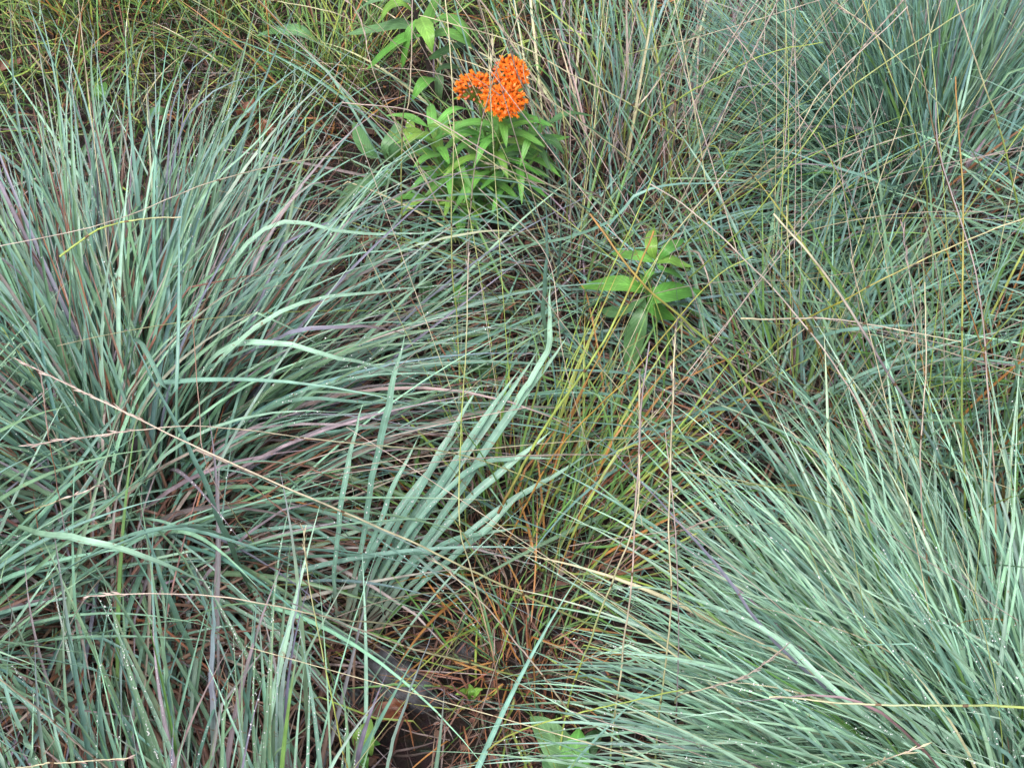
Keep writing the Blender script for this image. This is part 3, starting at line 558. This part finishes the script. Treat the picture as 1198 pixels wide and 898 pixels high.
# ------------------------------------------------------------------ broad leaves
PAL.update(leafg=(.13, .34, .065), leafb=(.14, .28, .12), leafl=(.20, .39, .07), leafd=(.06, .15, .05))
def leaf_part(pts, w, col, parent, name='leaf', m=13, fold=.22, shape=.42, tw=0., label=None, wavy=.05):
    path = spline(pts, m); T = norm(np.gradient(path, axis=0)); d = norm((path[-1]-path[0])*[1, 1, .0]+1e-6)
    S0 = np.cross(d, [0, 0, 1.]); S = norm(S0[None]-T*(T@S0)[:, None]); N = np.cross(S, T)
    S, N = S*math.cos(tw)+N*math.sin(tw), N*math.cos(tw)-S*math.sin(tw)
    s = np.linspace(0, 1, m); prof = np.where(s < shape, np.sin(s/shape*PI/2)**.75, np.cos((s-shape)/(1-shape)*PI/2)**.85)*.98+.02
    us = np.array([-1, -.66, -.33, 0, .33, .66, 1]); ph = rng.uniform(0, 6)
    V = []
    for u in us:
        off = S*(u*w/2*prof)[:, None]+N*((abs(u)*fold-abs(u)**2*.12)*w/2*prof+abs(u)*w*wavy*np.sin(s*11+ph+u*2))[:, None]
        V.append(path+off)
    V = np.stack(V, 1).reshape(-1, 3); k = len(us)
    i = (np.arange(m-1)[:, None]*k+np.arange(k-1)[None]).ravel(); F = np.stack([i, i+1, i+k+1, i+k], 1)
    c = np.array(PAL[col])*rng.uniform(.82, 1.2)*(1+rng.normal(0, .04, 3)); C = np.clip(c, 0, 1)[None].repeat(len(V), 0)
    B = np.stack([(us[None]*.5+.5).repeat(m, 0), s[:, None].repeat(k, 1), np.full((m, k), .5)], -1).reshape(-1, 3)
    o = mesh_obj(name, V, F, M_LEAF, parent, C, B)
    if label: o['label'] = label
    return o
def stem_part(pts, r, cols, parent, m=16, name='stem', mat=None):
    V, F, C, B = tube(spline(pts, m), r, r*.7, ramp(cols, m), 8); return mesh_obj(name, V, F, mat or M_STALK, parent, C, B)

# tall dark-stemmed plant at the top
tp = empty('leafy_plant', P(514, 150, 0), 'leafy plant with a dark upright stem and paired pointed leaves at the top', 'plant')
stem_part([(514, 150, 0), (508, 110, .07), (497, 60, .14), (484, 10, .21), (478, -25, .26)], .0034, [(.05, .035, .04), (.07, .045, .05)], tp, mat=M_BARK)
for pts, w, c in (([(492, 38, .17), (470, 28, .19), (440, 34, .18), (405, 40, .17)], .022, 'leafb'),
                  ([(496, 42, .18), (470, 45, .18), (450, 62, .16), (428, 82, .13)], .020, 'leafg'),
                  ([(497, 45, .17), (500, 30, .2), (506, 10, .22), (514, -14, .24)], .026, 'leafg'),
                  ([(492, 20, .22), (497, 32, .24), (502, 45, .24), (506, 62, .22)], .023, 'leafl'),
                  ([(500, 45, .17), (520, 38, .18), (540, 45, .17), (556, 60, .15)], .021, 'leafg'),
                  ([(502, 30, .17), (525, 20, .18), (545, 40, .17), (553, 58, .14)], .018, 'leafg'),
                  ([(509, 92, .10), (500, 93, .12), (490, 103, .12), (481, 119, .1)], .018, 'leafg'),
                  ([(509, 84, .11), (520, 78, .12), (530, 78, .12), (541, 80, .11)], .012, 'leafd'),
                  ([(511, 96, .09), (514, 85, .1), (513, 110, .08), (516, 120, .05)], .014, 'leafb'),
                  ([(484, 14, .21), (470, 4, .23), (455, 8, .22), (442, 30, .2)], .016, 'leafl'),
                  ([(484, 5, .21), (465, -4, .22), (440, -2, .21), (415, 16, .18)], .022, 'leafb'),
                  ([(487, 22, .2), (478, 40, .19), (474, 62, .16), (470, 80, .13)], .016, 'leafg'),
                  ([(498, 70, .13), (520, 60, .15), (538, 52, .15), (552, 45, .14)], .014, 'leafd')):
    leaf_part(pts, w, c, tp)

# butterfly weed
bf = empty('butterfly_weed', P(562, 262, 0), 'green leafy plant topped with three bright orange flower clusters', 'flowering plant')
HEADS = [(555, 104, .245, .0225), (597, 87, .25, .0235), (590, 120, .255, .025)]
GS = [(.12, .17, .05), (.16, .30, .07)]
stem_part([(562, 262, 0), (572, 215, .08), (582, 165, .17), (588, 132, .235)], .0028, GS, bf)
stem_part([(575, 205, .1), (568, 160, .17), (560, 115, .23)], .0019, GS, bf)
stem_part([(580, 180, .14), (590, 150, .19), (594, 100, .235)], .0019, GS, bf)
stem_part([(560, 262, 0), (535, 225, .07), (510, 180, .14), (498, 150, .18)], .0025, GS, bf)
stem_part([(565, 262, 0), (590, 230, .07), (625, 185, .14), (640, 160, .17)], .0025, GS, bf)
stem_part([(556, 265, 0), (530, 250, .04), (505, 235, .07), (495, 225, .09)], .0022, GS, bf)
def arm(p0, p1, z0, z1, n, ln, ww, cl):
    for i in range(n):
        f = (i+.6)/n; x = p0[0]+(p1[0]-p0[0])*f; y = p0[1]+(p1[1]-p0[1])*f; z = z0+(z1-z0)*f
        a = i*2.4+rng.uniform(-.4, .4); b = P(x, y, z); l = ln*rng.uniform(.75, 1.15)
        q = [b, b+np.array([math.cos(a)*l*.5, math.sin(a)*l*.5, l*.24]), b+np.array([math.cos(a)*l, math.sin(a)*l, l*rng.uniform(-.1, .25)])]
        pts = []
        for v in q:                                                  # back to pixel form for the shared spline
            X, Yp = px_of(np.array([v[0]]), np.array([v[1]]), v[2]); pts.append((float(X[0]), float(Yp[0]), v[2]))
        leaf_part(pts, ww*rng.uniform(.8, 1.2), cl[i % len(cl)], bf, fold=.3, shape=.38)
arm((566, 245), (586, 135), .03, .22, 38, .068, .0118, ['leafg', 'leafg', 'leafl'])
arm((548, 245), (500, 145), .03, .2, 32, .064, .0112, ['leafg', 'leafl', 'leafg'])
arm((580, 240), (632, 150), .03, .19, 30, .064, .0112, ['leafg', 'leafg', 'leafd'])
arm((540, 255), (495, 228), .02, .09, 9, .068, .0118, ['leafg', 'leafl'])
PAL.update(or1=(.92, .185, .010), or2=(.96, .32, .035), or3=(.78, .17, .10), bud=(.62, .16, .08))
def floret_mesh(kind):
    Vs, Fs, Cs, n0 = [], [], [], 0
    def petal(a, r0, z0, r1, z1, w, c, k=5, bulge=.0):
        nonlocal n0
        d = np.array([math.cos(a), math.sin(a), 0]); s = np.array([-math.sin(a), math.cos(a), 0])
        for i in range(k):
            t = i/(k-1); p = d*(r0+(r1-r0)*t)+np.array([0, 0, z0+(z1-z0)*t+bulge*math.sin(t*PI)]); ww = w*math.sin(min(t*.85+.15, 1)*PI)**.6
            Vs.extend([p-s*ww, p+s*ww+np.array([0, 0, 0]), ]); Cs.extend([PAL[c]]*2)
        for i in range(k-1): b = n0+i*2; Fs.append((b, b+1, b+3, b+2))
        n0 += 2*k
    if kind == 'open':
        for j in range(5):
            a = j*2*PI/5; petal(a, .0007, .0016, .0046, -.0030, .0013, 'or1', bulge=.001)
            petal(a+.6, .0008, .0012, .0021, .0050, .00085, 'or2', bulge=0)
            petal(a+.6+.3, .0004, .0012, .0006, .0048, .0006, 'or2')
    V = [np.array(v) for v in Vs]
    if kind == 'bud':
        for v in IV: V.append(v*np.array([.0014, .0014, .0026])+[0, 0, .001]); Cs.append(PAL['bud'])
        me_F = [tuple(f)+(f[2],) for f in IF]
        F3 = IF
    me = bpy.data.meshes.new('floret'); me.from_pydata([tuple(v) for v in V], [], Fs if kind == 'open' else [tuple(map(int, f)) for f in F3])
    for nm, A_ in (('Col', Cs), ('bl', [(.3, .3, .3)]*len(V))):
        at = me.attributes.new(nm, 'FLOAT_COLOR', 'POINT'); at.data.foreach_set('color', [q for c in A_ for q in (*c, 1.)])
    me.polygons.foreach_set('use_smooth', [True]*len(me.polygons)); me.materials.append(M_PETAL); return me
FM, BM = floret_mesh('open'), floret_mesh('bud')
for hi, (px, py, z, R) in enumerate(HEADS):
    c = P(px, py, z); n = 42 if hi else 36
    # pedicels: the cluster's own mesh
    VV, FF, CC, BB, k0 = [], [], [], [], 0; tips = []
    foot = c-np.array([0, 0, R*.9])
    for i in range(n+12):
        f = (i+.5)/(n+12); th = math.acos(1-1.35*f); ph = i*2.39996
        d = np.array([math.sin(th)*math.cos(ph), math.sin(th)*math.sin(ph), math.cos(th)*.8]); tip = c+d*R*(.72+rng.uniform(0, .2))
        t = np.linspace(0, 1, 4)[:, None]; path = foot*(1-t)+tip*t
        V, F, C, B = tube(path, .0006, .0005, ramp(['leafl', (.35, .2, .05)], 4), 4)
        VV.append(V); FF.append(F+k0); CC.append(C); BB.append(B); k0 += len(V); tips.append((tip, d, f))
    hd = mesh_obj('flower_head', np.concatenate(VV), np.concatenate(FF), M_STALK, bf, np.concatenate(CC), np.concatenate(BB))
    if hi == 0: hd['label'] = 'flower cluster with pale pink buds along its lower edge'
    for tip, d, f in tips:
        isbud = (hi == 0 and d[1] < -.45 and d[0] < .5) or (hi == 1 and d[0] < -.6 and d[1] > 0)
        o = bpy.data.objects.new('bud' if isbud else 'floret', BM if isbud else FM); COL.objects.link(o); o.parent = hd
        o.location = Vector([float(v) for v in tip])-parent_origin(hd)
        q = Vector(norm(d+rng.normal(0, .15, 3))).to_track_quat('Z', 'Y'); o.rotation_mode = 'QUATERNION'; o.rotation_quaternion = q
        sc = rng.uniform(.9, 1.2)*(1.3 if isbud else 1.12); o.scale = (sc, sc, sc)

# small leafy plants
def leafy(name, base, label, leaves, stems=(), cat='plant', group=None):
    r = empty(name, P(*base), label, cat, group)
    for s in stems: stem_part(s, .0016, [(.10, .13, .05), (.14, .22, .08)], r)
    for pts, w, c in leaves: leaf_part(pts, w, c, r)
    return r
leafy('leafy_plant', (752, 385, 0), 'small leafy plant with broad soft leaves in the middle right', [
    ([(755, 340, .15), (735, 333, .17), (705, 332, .16), (678, 337, .13)], .023, 'leafg'),
    ([(757, 345, .14), (770, 345, .16), (795, 340, .15), (822, 342, .12)], .027, 'leafg'),
    ([(755, 350, .13), (748, 375, .12), (740, 405, .08), (735, 445, .03)], .024, 'leafb'),
    ([(758, 345, .14), (764, 360, .15), (775, 365, .12), (790, 375, .1)], .024, 'leafg'),
    ([(755, 345, .14), (747, 355, .14), (725, 365, .12), (703, 362, .08)], .022, 'leafb'),
    ([(768, 308, .19), (782, 303, .2), (795, 308, .19), (811, 312, .18)], .014, 'leafl'),
    ([(768, 305, .19), (780, 292, .21), (790, 285, .2), (800, 280, .18)], .014, 'leafg'),
    ([(766, 306, .19), (750, 300, .2), (735, 298, .19), (715, 296, .17)], .016, 'leafg'),
    ([(766, 304, .19), (762, 290, .21), (762, 278, .21), (765, 266, .2)], .014, 'leafl'),
    ([(768, 310, .19), (778, 316, .19), (790, 320, .17), (800, 325, .15)], .014, 'leafg'),
    ([(766, 312, .18), (758, 322, .18), (752, 330, .17), (742, 338, .14)], .014, 'leafg')],
    [[(752, 385, 0), (757, 345, .14), (767, 305, .195)]])
leafy('leafy_plant', (470, 235, 0), 'low plant with bluish oval leaves left of the orange flowered one', [
    ([(442, 185, .08), (432, 178, .09), (423, 165, .1), (414, 142, .1)], .020, 'leafb'),
    ([(450, 185, .08), (455, 175, .1), (462, 160, .11), (466, 142, .11)], .026, 'leafb'),
    ([(462, 210, .05), (440, 212, .07), (410, 225, .07), (392, 250, .04)], .026, 'leafb'),
    ([(462, 195, .08), (480, 180, .1), (500, 175, .1), (515, 185, .08)], .018, 'leafb'),
    ([(462, 190, .09), (457, 178, .12), (480, 165, .13), (500, 160, .12)], .018, 'leafd'),
    ([(460, 205, .06), (452, 200, .07), (448, 210, .05), (444, 222, .03)], .013, 'leafl'),
    ([(462, 185, .1), (475, 170, .12), (480, 150, .13), (478, 135, .12)], .014, 'leafl')],
    [[(470, 235, 0), (462, 200, .06), (452, 180, .1)]])
leafy('ground_leaf', (345, 60, 0), 'broad fallen-looking green leaf lying in the grass at the top', [
    ([(374, 50, .04), (355, 38, .06), (330, 35, .06), (301, 42, .04)], .024, 'leafb')], cat='plant')
leafy('leafy_plant', (665, 900, 0), 'broad grey-green leaves low at the bottom edge of the bare patch', [
    ([(672, 905, .02), (660, 885, .05), (640, 855, .06), (620, 838, .05)], .034, 'leafb'),
    ([(668, 905, .02), (672, 890, .05), (675, 868, .06), (678, 850, .06)], .030, 'leafg'),
    ([(665, 910, .02), (655, 900, .04), (645, 895, .05), (640, 880, .05)], .03, 'leafb'),
    ([(675, 905, .02), (685, 880, .05), (695, 862, .05), (706, 852, .04)], .02, 'leafd')])
leafy('seedling', (424, 905, 0), 'seedling with scalloped green leaves below the grey stone', [
    ([(424, 880, .02), (425, 868, .05), (429, 853, .06), (434, 840, .06)], .026, 'leafl'),
    ([(422, 885, .02), (430, 872, .04), (436, 868, .04), (445, 870, .04)], .016, 'leafg'),
    ([(424, 905, 0), (424, 895, .02), (426, 885, .03), (427, 878, .02)], .012, 'leafg')])
leafy('seedling', (552, 818, 0), 'tiny bright green seedling right of the grey stone', [
    ([(552, 818, .01), (548, 812, .02), (540, 810, .03), (533, 812, .03)], .011, 'leafl'),
    ([(552, 818, .01), (556, 810, .03), (560, 806, .03), (565, 806, .03)], .012, 'leafl'),
    ([(552, 818, .01), (552, 810, .03), (551, 804, .03), (548, 799, .03)], .010, 'leafl')])
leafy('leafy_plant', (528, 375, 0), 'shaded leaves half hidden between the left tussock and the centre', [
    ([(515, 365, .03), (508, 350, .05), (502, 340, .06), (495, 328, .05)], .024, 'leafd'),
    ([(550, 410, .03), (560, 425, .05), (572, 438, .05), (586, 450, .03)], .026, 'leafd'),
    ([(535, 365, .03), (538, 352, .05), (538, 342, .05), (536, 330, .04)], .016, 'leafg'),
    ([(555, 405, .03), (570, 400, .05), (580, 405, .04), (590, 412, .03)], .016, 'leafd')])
leafy('seedling', (160, 130, 0), 'rounded leaves showing behind the left tussock', [
    ([(118, 120, .05), (117, 110, .07), (119, 102, .07), (122, 96, .06)], .018, 'leafg'),
    ([(170, 138, .05), (178, 132, .08), (188, 130, .08), (197, 133, .06)], .018, 'leafb')])

# ------------------------------------------------------------------ stones and dead leaves
def stone(px, py, rx, ry, rz, label):
    import bmesh
    c = P(px, py, 0); bm = bmesh.new(); bmesh.ops.create_icosphere(bm, subdivisions=4, radius=1)
    from mathutils import noise
    sd = random.uniform(0, 50)
    for v in bm.verts:
        n = noise.noise(v.co*1.3+Vector((sd, 0, 0)))*.45+noise.noise(v.co*4+Vector((0, sd, 0)))*.12
        q = v.co*(1+n); v.co = Vector((q.x*rx, q.y*ry, max(q.z, -.4)*rz))
    me = bpy.data.meshes.new('stone'); bm.to_mesh(me); bm.free()
    for p in me.polygons: p.use_smooth = True
    me.materials.append(M_ROCK); o = bpy.data.objects.new('stone', me); COL.objects.link(o)
    o.location = (float(c[0]), float(c[1]), float(hgt(c[0], c[1]))+rz*.3); o.rotation_euler = (0, 0, random.uniform(0, 3))
    tag(o, label, 'stone', 'stones in the bare patch')
stone(458, 800, .030, .022, .032, 'grey stone in the dark hollow at the lower middle')
stone(490, 816, .022, .017, .026, 'smaller dark stone touching the grey one')
stone(415, 815, .011, .009, .008, 'small dark stone left of the grey one')
stone(716, 800, .017, .012, .008, 'flat brownish stone among dead grass at the lower middle')
stone(545, 764, .012, .010, .007, 'small grey stone above the grey one at the edge of the middle tuft')
def dead_leaf(px, py, z, size, a, label, asp=.6, cup=.5):
    c = P(px, py, z); m, k = 9, 7; V = []
    for i in range(m):
        t = i/(m-1); w = math.sin(PI*(t*.92+.04))**.7*(1+.18*math.sin(t*19))
        for j in range(k):
            u = j/(k-1)*2-1; x = (t-.5)*size; y = u*w*size*asp*.5
            zz = cup*size*(u*u*.35+(t-.5)**2*.7)+size*.05*math.sin(7*t+4*u+px)
            V.append((x*math.cos(a)-y*math.sin(a), x*math.sin(a)+y*math.cos(a), zz))
    me = bpy.data.meshes.new('dead_leaf'); me.from_pydata(V, [], [(i*k+j, i*k+j+1, (i+1)*k+j+1, (i+1)*k+j) for i in range(m-1) for j in range(k-1)])
    for p in me.polygons: p.use_smooth = True
    me.materials.append(M_DEADLEAF); o = bpy.data.objects.new('dead_leaf', me); COL.objects.link(o)
    so = o.modifiers.new('thickness', 'SOLIDIFY'); so.thickness = .0005
    o.location = [float(v) for v in c]; tag(o, label, 'dead leaf', 'curled dead leaves')
dead_leaf(292, 137, .03, .038, 1.0, 'orange-brown curled leaf behind the upper left tussock', .8, .9)
dead_leaf(312, 155, .02, .045, 2.2, 'red-brown leaf lying right of the orange-brown one', .6)
dead_leaf(300, 170, .012, .03, .3, 'small dark red leaf below the orange-brown one', .6)
dead_leaf(682, 412, .02, .042, .6, 'reddish leaf on the ground left of the small leafy plant', .6)
dead_leaf(560, 380, .02, .04, 2.4, 'dark wine-coloured leaf in the hollow in the centre', .6)
dead_leaf(8, 82, .03, .05, .4, 'bright rusty leaf at the top left edge', .5)
dead_leaf(450, 835, .012, .05, .2, 'wine-red leaf below the grey stone', .45)
dead_leaf(430, 285, .02, .04, 1.4, 'brown leaf in the dark gap left of the orange-flowered plant', .55)
dead_leaf(740, 765, .014, .04, 2.0, 'brown leaf on the bare patch', .5)

# ------------------------------------------------------------------ daylight under an even, overcast sky
SE, SR = math.radians(62), math.radians(205)
w = bpy.data.worlds.new('World'); scene.world = w; w.use_nodes = True; nt = w.node_tree; nt.nodes.clear()
sky = nt.nodes.new('ShaderNodeTexSky'); sky.sky_type = 'NISHITA'; sky.sun_disc = False; sky.sun_elevation = SE; sky.sun_rotation = SR
sky.air_density = 1; sky.dust_density = 4; sky.ozone_density = 1
hs = nt.nodes.new('ShaderNodeHueSaturation'); hs.inputs['Saturation'].default_value = .35
bg = nt.nodes.new('ShaderNodeBackground'); bg.inputs[1].default_value = .13; ou = nt.nodes.new('ShaderNodeOutputWorld')
nt.links.new(sky.outputs[0], hs.inputs['Color']); nt.links.new(hs.outputs[0], bg.inputs[0]); nt.links.new(bg.outputs[0], ou.inputs[0])
sl = bpy.data.lights.new('sun', 'SUN'); sl.energy = 1.4; sl.angle = math.radians(25); sl.color = (1, .97, .93)
so = bpy.data.objects.new('sun', sl); COL.objects.link(so)
sd = Vector((math.sin(SR)*math.cos(SE), math.cos(SR)*math.cos(SE), math.sin(SE))); so.rotation_euler = sd.to_track_quat('Z', 'Y').to_euler()
scene.view_settings.view_transform = 'Standard'; scene.view_settings.look = 'None'; scene.view_settings.gamma = 1; scene.view_settings.exposure = .9
scene.cycles.max_bounces = 8; scene.cycles.diffuse_bounces = 4; scene.cycles.transmission_bounces = 6
